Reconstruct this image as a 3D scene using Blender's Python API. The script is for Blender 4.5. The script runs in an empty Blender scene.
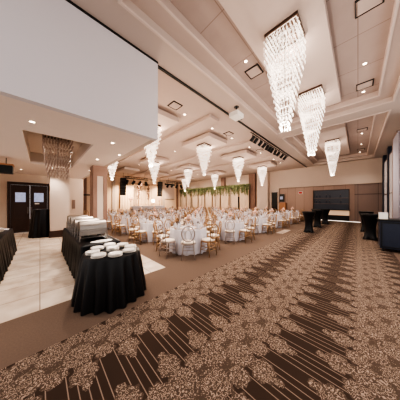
import bpy, bmesh, math, random
from mathutils import Vector, Matrix
random.seed(7)
PI = math.pi
scn = bpy.context.scene
COL = scn.collection

# ------------------------------------------------------------------ helpers
def lin(c):
    return tuple(((v/255)/12.92 if v/255 <= .04045 else ((v/255+.055)/1.055)**2.4) for v in c)

def mat(name, rgb, rough=.6, metal=0., emit=None, estr=0., noise=0., nscale=8., spec=.5, sheen=0.):
    m = bpy.data.materials.new(name); m.use_nodes = True
    nt = m.node_tree; b = nt.nodes['Principled BSDF']
    c = lin(rgb)+(1,)
    b.inputs['Base Color'].default_value = c
    b.inputs['Roughness'].default_value = rough
    b.inputs['Metallic'].default_value = metal
    b.inputs['Specular IOR Level'].default_value = spec
    if sheen: b.inputs['Sheen Weight'].default_value = sheen
    if emit:
        b.inputs['Emission Color'].default_value = lin(emit)+(1,)
        b.inputs['Emission Strength'].default_value = estr
    tc = nt.nodes.new('ShaderNodeTexCoord'); n = nt.nodes.new('ShaderNodeTexNoise')
    n.inputs['Scale'].default_value = nscale; n.inputs['Detail'].default_value = 4
    nt.links.new(tc.outputs['Object'], n.inputs['Vector'])
    mx = nt.nodes.new('ShaderNodeMix'); mx.data_type = 'RGBA'
    mx.inputs[6].default_value = tuple(v*(1-noise) for v in c[:3])+(1,)
    mx.inputs[7].default_value = tuple(min(1, v*(1+noise)) for v in c[:3])+(1,)
    nt.links.new(n.outputs['Fac'], mx.inputs[0]); nt.links.new(mx.outputs[2], b.inputs['Base Color'])
    return m

class G:
    """tiny expression builder for shader math"""
    def __init__(s, nt): s.nt = nt
    def m(s, op, *a, clamp=False):
        n = s.nt.nodes.new('ShaderNodeMath'); n.operation = op; n.use_clamp = clamp
        for i, v in enumerate(a):
            if isinstance(v, (int, float)): n.inputs[i].default_value = v
            else: s.nt.links.new(v, n.inputs[i])
        return n.outputs[0]
    def step(s, x, e0, e1):
        n = s.nt.nodes.new('ShaderNodeMapRange'); n.interpolation_type = 'SMOOTHSTEP'
        s.nt.links.new(x, n.inputs[0])
        n.inputs[1].default_value = e0; n.inputs[2].default_value = e1
        return n.outputs[0]
    def mix(s, f, a, b):
        n = s.nt.nodes.new('ShaderNodeMix'); n.data_type = 'RGBA'
        s.nt.links.new(f, n.inputs[0])
        for i, v in ((6, a), (7, b)):
            if isinstance(v, tuple): n.inputs[i].default_value = lin(v)+(1,)
            else: s.nt.links.new(v, n.inputs[i])
        return n.outputs[2]

def bx(bm, x0, x1, y0, y1, z0, z1):
    vs = [bm.verts.new((x, y, z)) for z in (z0, z1) for x, y in ((x0, y0), (x1, y0), (x1, y1), (x0, y1))]
    for f in ((0, 3, 2, 1), (4, 5, 6, 7), (0, 1, 5, 4), (1, 2, 6, 5), (2, 3, 7, 6), (3, 0, 4, 7)):
        bm.faces.new([vs[i] for i in f])

def lathe(bm, prof, cx=0, cy=0, n=24, cap=True):
    rings = []
    for r, z in prof:
        rings.append([bm.verts.new((cx+r*math.cos(2*PI*k/n), cy+r*math.sin(2*PI*k/n), z)) for k in range(n)])
    for a, b in zip(rings, rings[1:]):
        for k in range(n): bm.faces.new((a[k], a[(k+1) % n], b[(k+1) % n], b[k]))
    if cap:
        bm.faces.new(list(reversed(rings[0]))); bm.faces.new(rings[-1])

def tube(bm, pts, r, n=6, closed=False):
    pts = [Vector(p) for p in pts]; rings = []; N = len(pts)
    for i, p in enumerate(pts):
        if closed: t = pts[(i+1) % N]-pts[(i-1) % N]
        else: t = pts[min(i+1, N-1)]-pts[max(i-1, 0)]
        t.normalize(); up = Vector((0, 0, 1)) if abs(t.z) < .9 else Vector((0, 1, 0))
        a = t.cross(up).normalized(); b = t.cross(a).normalized()
        rr = r[i] if isinstance(r, (list, tuple)) else r
        rings.append([bm.verts.new(p+a*rr*math.cos(2*PI*k/n)+b*rr*math.sin(2*PI*k/n)) for k in range(n)])
    prs = list(zip(rings, rings[1:])) + ([(rings[-1], rings[0])] if closed else [])
    for A, B in prs:
        for k in range(n): bm.faces.new((A[k], A[(k+1) % n], B[(k+1) % n], B[k]))
    if not closed:
        bm.faces.new(list(reversed(rings[0]))); bm.faces.new(rings[-1])

def obj(name, bm, m, parent=None, smooth=False, bevel=0):
    me = bpy.data.meshes.new(name)
    bmesh.ops.recalc_face_normals(bm, faces=bm.faces[:])
    bm.to_mesh(me); bm.free()
    if smooth:
        for p in me.polygons: p.use_smooth = True
    me.materials.append(m)
    o = bpy.data.objects.new(name, me); COL.objects.link(o)
    if parent: o.parent = parent
    if bevel:
        md = o.modifiers.new('bevel', 'BEVEL'); md.width = bevel; md.segments = 2; md.limit_method = 'ANGLE'
    return o

def box(name, m, x0, x1, y0, y1, z0, z1, parent=None, bevel=0):
    bm = bmesh.new(); bx(bm, x0, x1, y0, y1, z0, z1); return obj(name, bm, m, parent, bevel=bevel)

def tag(o, label, cat, group=None):
    o['label'] = label; o['category'] = cat
    if group: o['group'] = group
    return o

def thing(name, label, cat, loc=(0, 0, 0), rz=0, group=None):
    o = bpy.data.objects.new(name, None); COL.objects.link(o)
    o.location = loc; o.rotation_euler = (0, 0, rz); o.empty_display_size = .1
    return tag(o, label, cat, group)

def struct(name, m, *a, **k):
    o = box(name, m, *a, **k); o['kind'] = 'structure'; return o

def dup(root, loc, rz=0, label=None, group=None):
    r = root.copy(); COL.objects.link(r); r.location = loc; r.rotation_euler = (0, 0, rz)
    if label: r['label'] = label
    if group: r['group'] = group
    for ch in root.children:
        c = ch.copy(); COL.objects.link(c); c.parent = r
        for g in ch.children:
            d = g.copy(); COL.objects.link(d); d.parent = c
    return r

# ------------------------------------------------------------------ materials
M = {}
M['ceil'] = mat('ceiling_paint', (196, 178, 168), .85, noise=.02)
M['ceil_panel'] = mat('ceiling_panel_paint', (205, 188, 178), .85)
M['soffit'] = mat('soffit_paint', (196, 180, 170), .85)
M['bulk'] = mat('bulkhead_paint', (214, 209, 212), .8, noise=.02, nscale=1)
M['cream'] = mat('cream_wall', (204, 188, 175), .8, noise=.03, nscale=2)
M['pinkwall'] = mat('rose_wall', (206, 188, 174), .8, noise=.03, nscale=2)
M['foyer_ceil'] = mat('foyer_ceiling_paint', (232, 220, 212), .85, noise=.02)
M['brown_pier'] = mat('brown_stone_pier', (142, 112, 98), .6, noise=.12, nscale=6)
M['black'] = mat('black_metal', (16, 15, 16), .45)
M['blackcloth'] = mat('black_satin_cloth', (10, 10, 14), .4, noise=.3, nscale=3, spec=.42, sheen=.0)
M['steel'] = mat('polished_steel', (150, 143, 137), .33, 1.0, noise=.05)
M['white'] = mat('white_porcelain', (240, 236, 230), .25)
M['gold'] = mat('champagne_metal', (184, 150, 114), .35, .85, noise=.05)
M['silver'] = mat('silver_champagne', (182, 168, 160), .38, .7, noise=.05)
M['linen'] = mat('white_linen', (214, 210, 216), .85, noise=.04, nscale=12)
M['cushion'] = mat('ivory_cushion', (236, 222, 206), .8)
M['dark_wood'] = mat('dark_door_wood', (52, 32, 24), .4, noise=.25, nscale=5)
M['base'] = mat('dark_baseboard', (58, 34, 24), .5)
M['tan'] = mat('tan_wood', (170, 120, 84), .5, noise=.1)
M['green'] = mat('foliage', (118, 126, 88), .7, noise=.5, nscale=20)
M['flower'] = mat('blush_flowers', (232, 196, 178), .8, noise=.2, nscale=30)
M['glasspane'] = mat('window_glass', (190, 185, 185), .1, emit=(214, 196, 186), estr=.3)
M['doorpane'] = mat('door_pane', (170, 180, 205), .1, emit=(150, 165, 205), estr=.5, noise=.5, nscale=9)
M['drape'] = mat('lilac_drape', (188, 186, 200), .7, noise=.05)
M['crystal'] = mat('lit_crystal', (255, 250, 245), .15, emit=(255, 236, 218), estr=1.0)
def sparkle(m, lo, hi, scale):
    nt = m.node_tree; b = nt.nodes['Principled BSDF']; tc = nt.nodes.new('ShaderNodeTexCoord')
    w_ = nt.nodes.new('ShaderNodeTexVoronoi'); w_.inputs['Scale'].default_value = scale; nt.links.new(tc.outputs['Object'], w_.inputs['Vector'])
    sp = nt.nodes.new('ShaderNodeSeparateColor'); nt.links.new(w_.outputs['Color'], sp.inputs[0])
    mr = nt.nodes.new('ShaderNodeMapRange'); nt.links.new(sp.outputs[0], mr.inputs[0]); mr.inputs[3].default_value = lo; mr.inputs[4].default_value = hi
    nt.links.new(mr.outputs[0], b.inputs['Emission Strength'])
sparkle(M['crystal'], .1, 2.2, 26)
M['dimcrystal'] = mat('unlit_crystal', (172, 150, 136), .3, .0, noise=.3, nscale=30)
M['bronze'] = mat('bronze_plate', (96, 76, 64), .4, .6)
M['lamp'] = mat('lamp_lens', (255, 240, 220), .4, emit=(255, 226, 196), estr=14)
M['red'] = mat('red_plastic', (170, 30, 26), .5, emit=(190, 30, 24), estr=.25)
M['navy'] = mat('navy_black_panel', (38, 46, 64), .35, noise=.08)
M['screen'] = mat('projection_screen', (214, 196, 186), .9)
M['glowpanel'] = mat('lit_cream_panel', (235, 205, 175), .6, emit=(255, 214, 176), estr=.25)
M['ledstrip'] = mat('led_strip', (255, 250, 240), .5, emit=(255, 244, 230), estr=1.2)
M['vent'] = mat('vent_black', (30, 26, 24), .6)
M['trimlight'] = mat('moulding_paint', (214, 198, 188), .8)

def clear_glass():
    m = bpy.data.materials.new('clear_glass'); m.use_nodes = True; nt = m.node_tree
    for n in list(nt.nodes): nt.nodes.remove(n)
    o = nt.nodes.new('ShaderNodeOutputMaterial'); mx = nt.nodes.new('ShaderNodeMixShader')
    t = nt.nodes.new('ShaderNodeBsdfTransparent'); g = nt.nodes.new('ShaderNodeBsdfGlossy')
    t.inputs[0].default_value = (.93, .93, .93, 1); g.inputs['Roughness'].default_value = .08
    fr = nt.nodes.new('ShaderNodeFresnel'); fr.inputs[0].default_value = 1.9
    nt.links.new(fr.outputs[0], mx.inputs[0]); nt.links.new(t.outputs[0], mx.inputs[1]); nt.links.new(g.outputs[0], mx.inputs[2])
    nt.links.new(mx.outputs[0], o.inputs[0]); return m
M['glass'] = clear_glass()

def grid_mat(name, c1, c2, line, sx, sy, w, rough=.5, brick=False, off=(0, 0)):
    m = mat(name, c1, rough); nt = m.node_tree; b = nt.nodes['Principled BSDF']; g = G(nt)
    tc = nt.nodes.new('ShaderNodeTexCoord'); sp = nt.nodes.new('ShaderNodeSeparateXYZ')
    nt.links.new(tc.outputs['Object'], sp.inputs[0])
    X = g.m('ADD', sp.outputs[0], off[0]+100*sx); Y = g.m('ADD', sp.outputs[1], off[1]+100*sy)
    fy = g.m('DIVIDE', Y, sy)
    if brick:
        row = g.m('FLOOR', fy); X = g.m('ADD', X, g.m('MULTIPLY', g.m('MODULO', row, 2), sx/2))
    fx = g.m('DIVIDE', X, sx)
    dx = g.m('MULTIPLY', g.m('PINGPONG', fx, .5), sx); dy = g.m('MULTIPLY', g.m('PINGPONG', fy, .5), sy)
    d = g.m('MINIMUM', dx, dy); ln = g.m('LESS_THAN', d, w)
    n = nt.nodes.new('ShaderNodeTexNoise'); n.inputs['Scale'].default_value = 2.6; n.inputs['Detail'].default_value = 6
    nt.links.new(tc.outputs['Object'], n.inputs['Vector'])
    wn = nt.nodes.new('ShaderNodeTexWhiteNoise'); cv = nt.nodes.new('ShaderNodeCombineXYZ')
    nt.links.new(g.m('FLOOR', fx), cv.inputs[0]); nt.links.new(g.m('FLOOR', fy), cv.inputs[1]); nt.links.new(cv.outputs[0], wn.inputs['Vector'])
    f = g.m('ADD', g.m('MULTIPLY', g.step(n.outputs['Fac'], .3, .7), .6), g.m('MULTIPLY', wn.outputs[0], .4))
    base = g.mix(f, c1, c2)
    nt.links.new(g.mix(ln, base, line), b.inputs['Base Color'])
    return m
M['tile'] = grid_mat('stone_tile', (184, 164, 146), (226, 212, 196), (140, 122, 108), .6, .6, .0055, .25, off=(0, -.38))
M['ctile'] = grid_mat('ceiling_tile', (178, 160, 151), (186, 168, 159), (150, 132, 124), 1.22, .61, .008, .85)

def wood_planks(name, c1, c2, line, w, axis=1):
    m = mat(name, c1, .5); nt = m.node_tree; b = nt.nodes['Principled BSDF']; g = G(nt)
    tc = nt.nodes.new('ShaderNodeTexCoord'); sp = nt.nodes.new('ShaderNodeSeparateXYZ'); nt.links.new(tc.outputs['Object'], sp.inputs[0])
    f = g.m('DIVIDE', g.m('ADD', sp.outputs[axis], 100*w), w)
    wn = nt.nodes.new('ShaderNodeTexWhiteNoise'); wn.noise_dimensions = '1D'; nt.links.new(g.m('FLOOR', f), wn.inputs['W'])
    mp = nt.nodes.new('ShaderNodeMapping'); mp.inputs['Scale'].default_value = (6, 6, .6); nt.links.new(tc.outputs['Object'], mp.inputs[0])
    n = nt.nodes.new('ShaderNodeTexNoise'); n.inputs['Scale'].default_value = 3; nt.links.new(mp.outputs[0], n.inputs['Vector'])
    ff = g.m('ADD', g.m('MULTIPLY', wn.outputs[0], .5), g.m('MULTIPLY', n.outputs['Fac'], .5))
    ln = g.m('LESS_THAN', g.m('PINGPONG', f, .5), .012)
    nt.links.new(g.mix(ln, g.mix(ff, c1, c2), line), b.inputs['Base Color']); return m
M['planks'] = wood_planks('rose_wood_panels', (164, 136, 122), (182, 154, 138), (118, 94, 82), .75)
M['taupe'] = wood_planks('taupe_wood_panels', (128, 108, 100), (146, 124, 114), (80, 64, 58), 1.1)
M['curtain'] = wood_planks('blush_pleated_drape', (212, 178, 152), (236, 208, 182), (186, 150, 124), .22)
M['creamdrape'] = mat('cream_sheer_drape', (226, 204, 182), .8, noise=.05)
M['curtainx'] = wood_planks('blush_pleated_backcloth', (232, 204, 176), (244, 220, 194), (214, 182, 152), .3, 0)

def plain_carpet():
    m = mat('plain_brown_carpet', (112, 95, 84), .95, noise=.2, nscale=60, spec=.1); return m
M['plain'] = plain_carpet()

def pattern_carpet():
    m = mat('patterned_carpet', (80, 52, 38), .95, spec=.1); nt = m.node_tree; b = nt.nodes['Principled BSDF']; g = G(nt)
    tc = nt.nodes.new('ShaderNodeTexCoord'); sp = nt.nodes.new('ShaderNodeSeparateXYZ'); nt.links.new(tc.outputs['Object'], sp.inputs[0])
    X, Y = sp.outputs[0], sp.outputs[1]
    P = 1.19; S = .403
    v = g.m('ADD', Y, 10*P-.985)
    dy = g.m('SUBTRACT', g.m('MODULO', g.m('ADD', v, P/2), P), P/2)      # -P/2..P/2 about each band centre
    wn = nt.nodes.new('ShaderNodeTexNoise'); wn.inputs['Scale'].default_value = 14; wn.inputs['Detail'].default_value = 2
    nt.links.new(tc.outputs['Object'], wn.inputs['Vector'])
    wob = g.m('MULTIPLY', g.m('SUBTRACT', wn.outputs['Fac'], .5), .08)
    u = g.m('ADD', X, 40*S-.301)
    rad = None; mask = None
    mask = g.m('LESS_THAN', g.m('ADD', g.m('ABSOLUTE', dy), wob), .2)
    for off, yc, r in ((0, -.34, .115), (0, -.085, .15), (S/2, -.2, .10), (S/2, .115, .15), (0, .2, .10), (S/2, .345, .115), (0, -.475, .045), (S/2, .48, .045)):
        a = g.m('SUBTRACT', g.m('MODULO', g.m('ADD', u, off+S/2), S), S/2)
        c = g.m('SUBTRACT', dy, yc)
        d = g.m('SQRT', g.m('ADD', g.m('MULTIPLY', a, a), g.m('MULTIPLY', c, c)))
        # scalloped petals round every blossom
        th = g.m('ARCTAN2', c, a); pet = g.m('MULTIPLY', g.m('COSINE', g.m('MULTIPLY', th, 8)), r*.09)
        b1 = g.m('LESS_THAN', g.m('ADD', g.m('ADD', d, pet), wob), r)
        q_ = g.m('DIVIDE', d, r)
        rad = q_ if rad is None else g.m('MINIMUM', rad, q_); mask = b1 if mask is None else g.m('MAXIMUM', mask, b1)
    vo = nt.nodes.new('ShaderNodeTexVoronoi'); vo.inputs['Scale'].default_value = 30
    nt.links.new(tc.outputs['Object'], vo.inputs['Vector'])
    ring = g.m('SINE', g.m('MULTIPLY', vo.outputs['Distance'], 19))
    n2 = nt.nodes.new('ShaderNodeTexNoise'); n2.inputs['Scale'].default_value = 55; n2.inputs['Detail'].default_value = 3
    nt.links.new(tc.outputs['Object'], n2.inputs['Vector'])
    edge = g.m('MULTIPLY', g.step(rad, .86, 1.0), .5)
    lace = g.step(g.m('SUBTRACT', g.m('ADD', g.m('MULTIPLY', ring, .55), g.m('MULTIPLY', g.m('SUBTRACT', n2.outputs['Fac'], .5), 3.0)), edge), .0, .55)
    lacef = g.m('MULTIPLY', mask, g.m('ADD', g.m('MULTIPLY', lace, .74), .10))
    q = g.m('DIVIDE', g.m('ADD', u, .0), S/6)
    line = g.m('LESS_THAN', g.m('PINGPONG', q, .5), .06)
    sel = g.m('LESS_THAN', g.m('MODULO', g.m('ADD', u, S*.42), S), S*.84)
    stripes = g.m('MULTIPLY', g.m('MULTIPLY', line, sel), .55)
    f = g.m('MAXIMUM', lacef, g.m('MULTIPLY', stripes, g.m('SUBTRACT', 1, mask)))
    cn = nt.nodes.new('ShaderNodeTexNoise'); cn.inputs['Scale'].default_value = 1.2; nt.links.new(tc.outputs['Object'], cn.inputs['Vector'])
    ground = g.mix(cn.outputs['Fac'], (60, 48, 42), (74, 59, 50))
    nt.links.new(g.mix(f, ground, (180, 158, 141)), b.inputs['Base Color'])
    return m
M['pattern'] = pattern_carpet()

# ------------------------------------------------------------------ the setting
XE, YE, XF = 18.0, 22.0, 1.98      # end wall, stage wall, foyer corner
ZC, ZF = 4.95, 3.10                # main ceiling, foyer ceiling
YB = 3.38
struct('floor', M['pattern'], -5, 18.6, -.80, 2.45, -.1, 0)
struct('floor', M['plain'], -5, 18.6, -2.4, -.80, -.1, 0)
struct('floor', M['plain'], -5, 18.6, 2.45, YB, -.1, 0)
struct('floor', M['plain'], 2.2, 18.6, YB, YE+.3, -.1, 0)
struct('floor', M['tile'], -5, 2.2, YB, 13, -.1, 0)
struct('floor', M['plain'], -5, 2.2, 13, YE+.3, -.1, 0)
struct('trim_1', M['tile'], 8.7, 10.1, 2.72, 3.05, 0, .006)

# main ceiling above the corridor with the two stepped coffers
def frame_slab(name, m, X0, X1, Y0, Y1, holes, z0, z1):
    """slab with rectangular holes (same Y range), split along X"""
    bm = bmesh.new(); hy0, hy1 = holes[0][2], holes[0][3]
    bx(bm, X0, X1, Y0, hy0, z0, z1); bx(bm, X0, X1, hy1, Y1, z0, z1)
    xs = [X0]
    for h in holes: xs += [h[0], h[1]]
    xs.append(X1)
    for a, b in zip(xs[::2], xs[1::2]): bx(bm, a, b, hy0, hy1, z0, z1)
    o = obj(name, bm, m); o['kind'] = 'structure'; return o
H1 = (.95, 8.15, -.81, 2.78); H2 = (8.95, 17.2, -.81, 2.78)
frame_slab('ceiling', M['soffit'], -1.5, 18.3, -1.45, YB+.06, [H1, H2], ZC, ZC+.14)
i1 = (1.4, 7.75, -.47, 2.41); i2 = (9.35, 16.8, -.47, 2.41)
frame_slab('ceiling', M['ceil'], -1.5, 18.3, -1.45, YB+.06, [i1, i2], ZC+.141, ZC+.30)
struct('ceiling', M['ctile'], -1.5, 18.3, -1.45, YB+.06, ZC+.301, ZC+.4)
# thin light moulding strips around the coffers
for n, (a, b, c, d, z) in enumerate(((*H1, ZC), (*H2, ZC))):
    bm = bmesh.new(); w = .045
    bx(bm, a-w, b+w, c-w, c, z-.03, z-.001); bx(bm, a-w, b+w, d, d+w, z-.03, z-.001)
    bx(bm, a-w, a, c, d, z-.03, z-.001); bx(bm, b, b+w, c, d, z-.03, z-.001)
    o = obj('trim_%d' % (n+2), bm, M['trimlight']); o['kind'] = 'structure'
for n, (a, b, c, d) in enumerate((i1, i2)):
    bm = bmesh.new(); z = ZC+.14; w = .04
    bx(bm, a-w, b+w, c-w, c, z-.025, z-.001); bx(bm, a-w, b+w, d, d+w, z-.025, z-.001)
    bx(bm, a-w, a, c, d, z-.025, z-.001); bx(bm, b, b+w, c, d, z-.025, z-.001)
    o = obj('trim_%d' % (n+4), bm, M['trimlight']); o['kind'] = 'structure'
for n, (a, b) in enumerate(((1.9, 7.3), (9.9, 15.5))):
    struct('ceiling', M['ceil_panel'], a, b, .41, 1.70, 5.07, 5.25, bevel=.01)
# dark partition track
struct('trim_6', M['vent'], 2.05, 18, YB+.061, YB+.129, ZC-.03, ZC+.05)
struct('trim_16', M['vent'], -5, XF, YB-.012, YB-.001, ZC-.045, ZC-.001)  # black strip standing in for the shadow gap along the bulkhead top
# banquet ceiling with beams and floating square panels
struct('ceiling', M['ceil'], XF-.2, 18.3, YB+.13, YE+.3, ZC+.02, ZC+.3)
for k, x in enumerate((4.55, 7.95, 11.55)):
    struct('ceiling', M['ceil'], x, x+.55, YB+.6, YE, ZC-.09, ZC+.03)
PX = (3.1, 6.3, 9.8, 13.7); PY = (5.95, 11.3, 16.5)
for x in PX:
    for y in PY:
        struct('ceiling', M['ceil_panel'], x-.72, x+.72, y-1.0, y+1.0, 4.72, 4.90, bevel=.01)
        struct('ceiling', M['ceil'], x-.6, x+.6, y-.9, y+.9, 4.89, 4.98)

# bulkhead over the foyer and the foyer soffit with its square recess
struct('wall_left', M['bulk'], -5, XF, YB, YB+.12, ZF, ZC+.1)
struct('wall_left', M['cream'], XF-.12, XF, YB+.12, 7.4, ZF, ZC+.1)
R0 = (-.26, .98, 4.88, 8.8)
frame_slab('ceiling', M['foyer_ceil'], -5, XF-.12, YB+.12, 12.8, [R0], ZF, ZF+.08)
bm = bmesh.new(); a, b, c, d = R0
bx(bm, a-.1, a, c-.1, d+.1, ZF+.081, ZF+.42); bx(bm, b, b+.1, c-.1, d+.1, ZF+.081, ZF+.42)
bx(bm, a, b, c-.1, c, ZF+.081, ZF+.42); bx(bm, a, b, d, d+.1, ZF+.081, ZF+.42)
bx(bm, a-.1, b+.1, c-.1, d+.1, ZF+.42, ZF+.5)
o = obj('ceiling', bm, M['cream']); o['kind'] = 'structure'
# foyer walls
struct('wall_back', M['cream'], -1.45, -1.16, 12.6, 12.8, 0, ZF)
struct('wall_back', M['cream'], .40, XF, 12.6, 12.8, 0, ZF)
struct('wall_back', M['cream'], -1.16, .40, 12.6, 12.8, 2.66, ZF)
struct('wall_left', M['pinkwall'], -1.6, -1.45, 8.6, 12.8, 0, ZF)
struct('baseboard_back', M['base'], 1.0, XF, 12.57, 12.598, 0, .16)
struct('wall_left', M['cream'], XF-.15, XF, 12.8, YE+.2, 0, ZC)
struct('wall_left', M['cream'], XF-.12, XF, 7.4, 12.8, ZF, ZC)
struct('wall_back', M['cream'], .32, 1.0, 9.85, 10.5, 0, ZF)     # square foyer column
struct('baseboard_left', M['base'], .29, 1.03, 9.82, 10.53, 0, .3)
struct('wall_back', M['brown_pier'], 1.50, XF+.03, 7.5, 8.1, ZF-.42, ZF)
struct('wall_back', M['cream'], 1.64, 1.86, 7.52, 8.08, 0, ZF-.42)
struct('trim_7', M['brown_pier'], 1.50, 1.64, 7.5, 8.1, 0, ZF-.42)
struct('trim_8', M['brown_pier'], 1.86, 2.0, 7.5, 8.1, 0, ZF-.42)

# stage end wall (Y = 22)
struct('wall_back', M['curtainx'], XF, 18.3, YE, YE+.2, 0, ZC+.1)
for k, x in enumerate((3.4, 5.3, 6.4, 13.7, 16.4)):
    struct('trim_%d' % (9+k), M['pinkwall' if k in (1, 2, 3) else 'brown_pier'], x, x+.35, YE-.14, YE, 0, ZC)
struct('trim_14', M['black'], 2.1, 5.2, YE-.2, YE-.15, 2.35, 2.5)

# far wall X = 18
struct('wall_right', M['pinkwall'], XE, XE+.2, 6.0, YE, 3.08, ZC+.1)
struct('wall_right', M['cream'], XE, XE+.2, -1.45, 6.0, 3.08, ZC+.1)
struct('wall_right', M['curtain'], XE, XE+.2, 8.5, YE, 0, 3.08)
struct('wall_right', M['cream'], XE, XE+.2, 6.75, 8.5, 0, 3.08)
struct('wall_right', M['cream'], XE, XE+.2, 6.0, 6.15, 0, 3.08)
struct('wall_right', M['cream'], XE, XE+.2, 6.15, 6.75, 2.7, 3.08)
struct('wall_right', M['planks'], XE+.28, XE+.4, .2, 6.05, 0, 3.1)
struct('wall_right', M['taupe'], XE+.12, XE+.4, -1.45, .2, 0, 3.1)
struct('ceiling', M['vent'], XE+.2, XE+.4, -1.45, 6.2, 3.08, 3.12)
struct('trim_15', M['base'], XE+.09, XE+.12, -1.4, .2, 2.22, 2.26)
struct('wall_right', M['cream'], 17.4, XE, 6.95, 8.15, 0, ZC)
struct('wall_right', M['brown_pier'], 17.6, XE, 8.5, 9.25, 0, ZC)
struct('wall_right', M['brown_pier'], 17.7, XE, 12.9, 13.5, 0, ZC)
d = thing('door_2', 'tall black doorway in the cream far wall right of the pier', 'door', (XE, 6.45, 0)); d['kind'] = 'structure'
box('door_leaf', M['black'], .04, .09, -.29, .29, 0, 2.68, d); box('door_frame', M['base'], -.02, .03, -.32, -.26, 0, 2.72, d)

# window wall (Y = -1.28)
YW = -1.28
for a, b, m in ((11.75, 13.1, 'taupe'), (14.7, 15.3, 'navy'), (17.3, 18.1, 'navy'), (9.4, 10.0, 'navy')):
    struct('wall_front', M[m], a, b, YW-.2, YW, 0, ZC)
struct('wall_front', M['vent'], 9.4, 18.1, YW-.25, YW-.2, 4.45, ZC)
struct('wall_front', M['cream'], 9.4, 18.1, YW-.25, YW-.2, 0, .5)
wi = 0
for a, b in ((10.0, 11.75), (13.1, 14.7), (15.3, 17.3)):
    wi += 1
    w = bpy.data.objects.new('window_%d' % wi, None); COL.objects.link(w); w['kind'] = 'structure'; w.location = (a, YW, 0)
    L = b-a
    box('window_pane', M['glasspane'], 0, L, -.06, -.05, .5, 4.45, w)
    bm = bmesh.new()
    bx(bm, 0, .07, -.15, -.04, .5, 4.45); bx(bm, L-.07, L, -.15, -.04, .5, 4.45)
    bx(bm, .07, L-.07, -.15, -.04, .5, .57); bx(bm, .07, L-.07, -.15, -.04, 4.38, 4.45); bx(bm, .07, L-.07, -.15, -.04, 2.1, 2.16)
    obj('window_frame', bm, M['base'], w)
struct('baseboard_front', M['base'], 11.75, 13.1, YW, YW+.02, 0, .15)

# lilac drape hanging beside nearest window
def drape(name, x0, x1, y, z0, z1, m, label):
    bm = bmesh.new(); n = 48; top = []; bot = []
    for i in range(n+1):
        t = i/n; off = .04*math.sin(t*2*PI*n/8)
        top.append(bm.verts.new((x0+(x1-x0)*t, y+off, z1))); bot.append(bm.verts.new((x0+(x1-x0)*t, y+off*1.3, z0)))
    for i in range(n): bm.faces.new((bot[i], bot[i+1], top[i+1], top[i]))
    o = obj(name, bm, m, smooth=True)
    md = o.modifiers.new('s', 'SOLIDIFY'); md.thickness = .01
    return tag(o, label, 'curtain')
drape('window_drape', 10.2, 11.65, YW+.08, .02, 4.5, M['drape'], 'tall lilac grey window drape nearest the right frame edge')

# ------------------------------------------------------------------ door of the foyer
dd = bpy.data.objects.new('door_1', None); COL.objects.link(dd); dd.location = (-1.16, 12.6, 0); dd['kind'] = 'structure'
bm = bmesh.new(); bx(bm, 0, .1, -.06, .12, 0, 2.66); bx(bm, 1.46, 1.56, -.06, .12, 0, 2.66); bx(bm, .1, 1.46, -.06, .12, 2.52, 2.66)
obj('door_frame', bm, M['dark_wood'], dd)
for k in range(2):
    x0 = .105+k*.68; bm = bmesh.new(); W = .67
    wx0, wx1, wz0, wz1 = .15, .52, 1.62, 2.12
    bx(bm, x0, x0+wx0, 0, .05, .01, 2.51); bx(bm, x0+wx1, x0+W, 0, .05, .01, 2.51)
    bx(bm, x0+wx0, x0+wx1, 0, .05, .01, wz0); bx(bm, x0+wx0, x0+wx1, 0, .05, wz1, 2.51)
    lf = obj('door_leaf', bm, M['dark_wood'], dd)
    box('door_pane', M['doorpane'], x0+wx0, x0+wx1, .015, .03, wz0, wz1, lf)
    bm = bmesh.new()
    for z0, z1 in ((.2, .62), (.75, 1.45), (2.2, 2.42)):
        bx(bm, x0+.1, x0+.57, -.012, -.001, z0, z0+.03); bx(bm, x0+.1, x0+.57, -.012, -.001, z1-.03, z1)
        bx(bm, x0+.1, x0+.13, -.012, -.001, z0+.03, z1-.03); bx(bm, x0+.54, x0+.57, -.012, -.001, z0+.03, z1-.03)
    obj('door_moulding', bm, M['base'], lf)
    bm = bmesh.new(); hx = x0+(.6 if k == 0 else .07)
    tube(bm, [(hx, -.05, 1.0), (hx, -.05, 1.35)], .013); tube(bm, [(hx, -.05, 1.02), (hx, 0, 1.02)], .01); tube(bm, [(hx, -.05, 1.33), (hx, 0, 1.33)], .01)
    obj('door_handle', bm, M['steel'], lf)
tag(box('door_notice', M['white'], -.2, -.02, 12.57, 12.595, 1.50, 1.555), 'small white notice strip on the right dark door leaf', 'sign')
tag(box('wall_plate', M['taupe'], 1.42, 1.56, 12.56, 12.598, 1.2, 1.75, bevel=.005), 'grey brown rectangular plate on the cream foyer wall', 'wall plate')

# ------------------------------------------------------------------ chandeliers
def crystal(bm, x, y, zt, L, r):
    t = bm.verts.new((x, y, zt)); b = bm.verts.new((x, y, zt-L))
    m = [bm.verts.new((x+r*math.cos(a), y+r*math.sin(a), zt-L*.3)) for a in (0, PI/2, PI, 3*PI/2)]
    for i in range(4):
        bm.faces.new((t, m[i], m[(i+1) % 4])); bm.faces.new((b, m[(i+1) % 4], m[i]))

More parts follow.
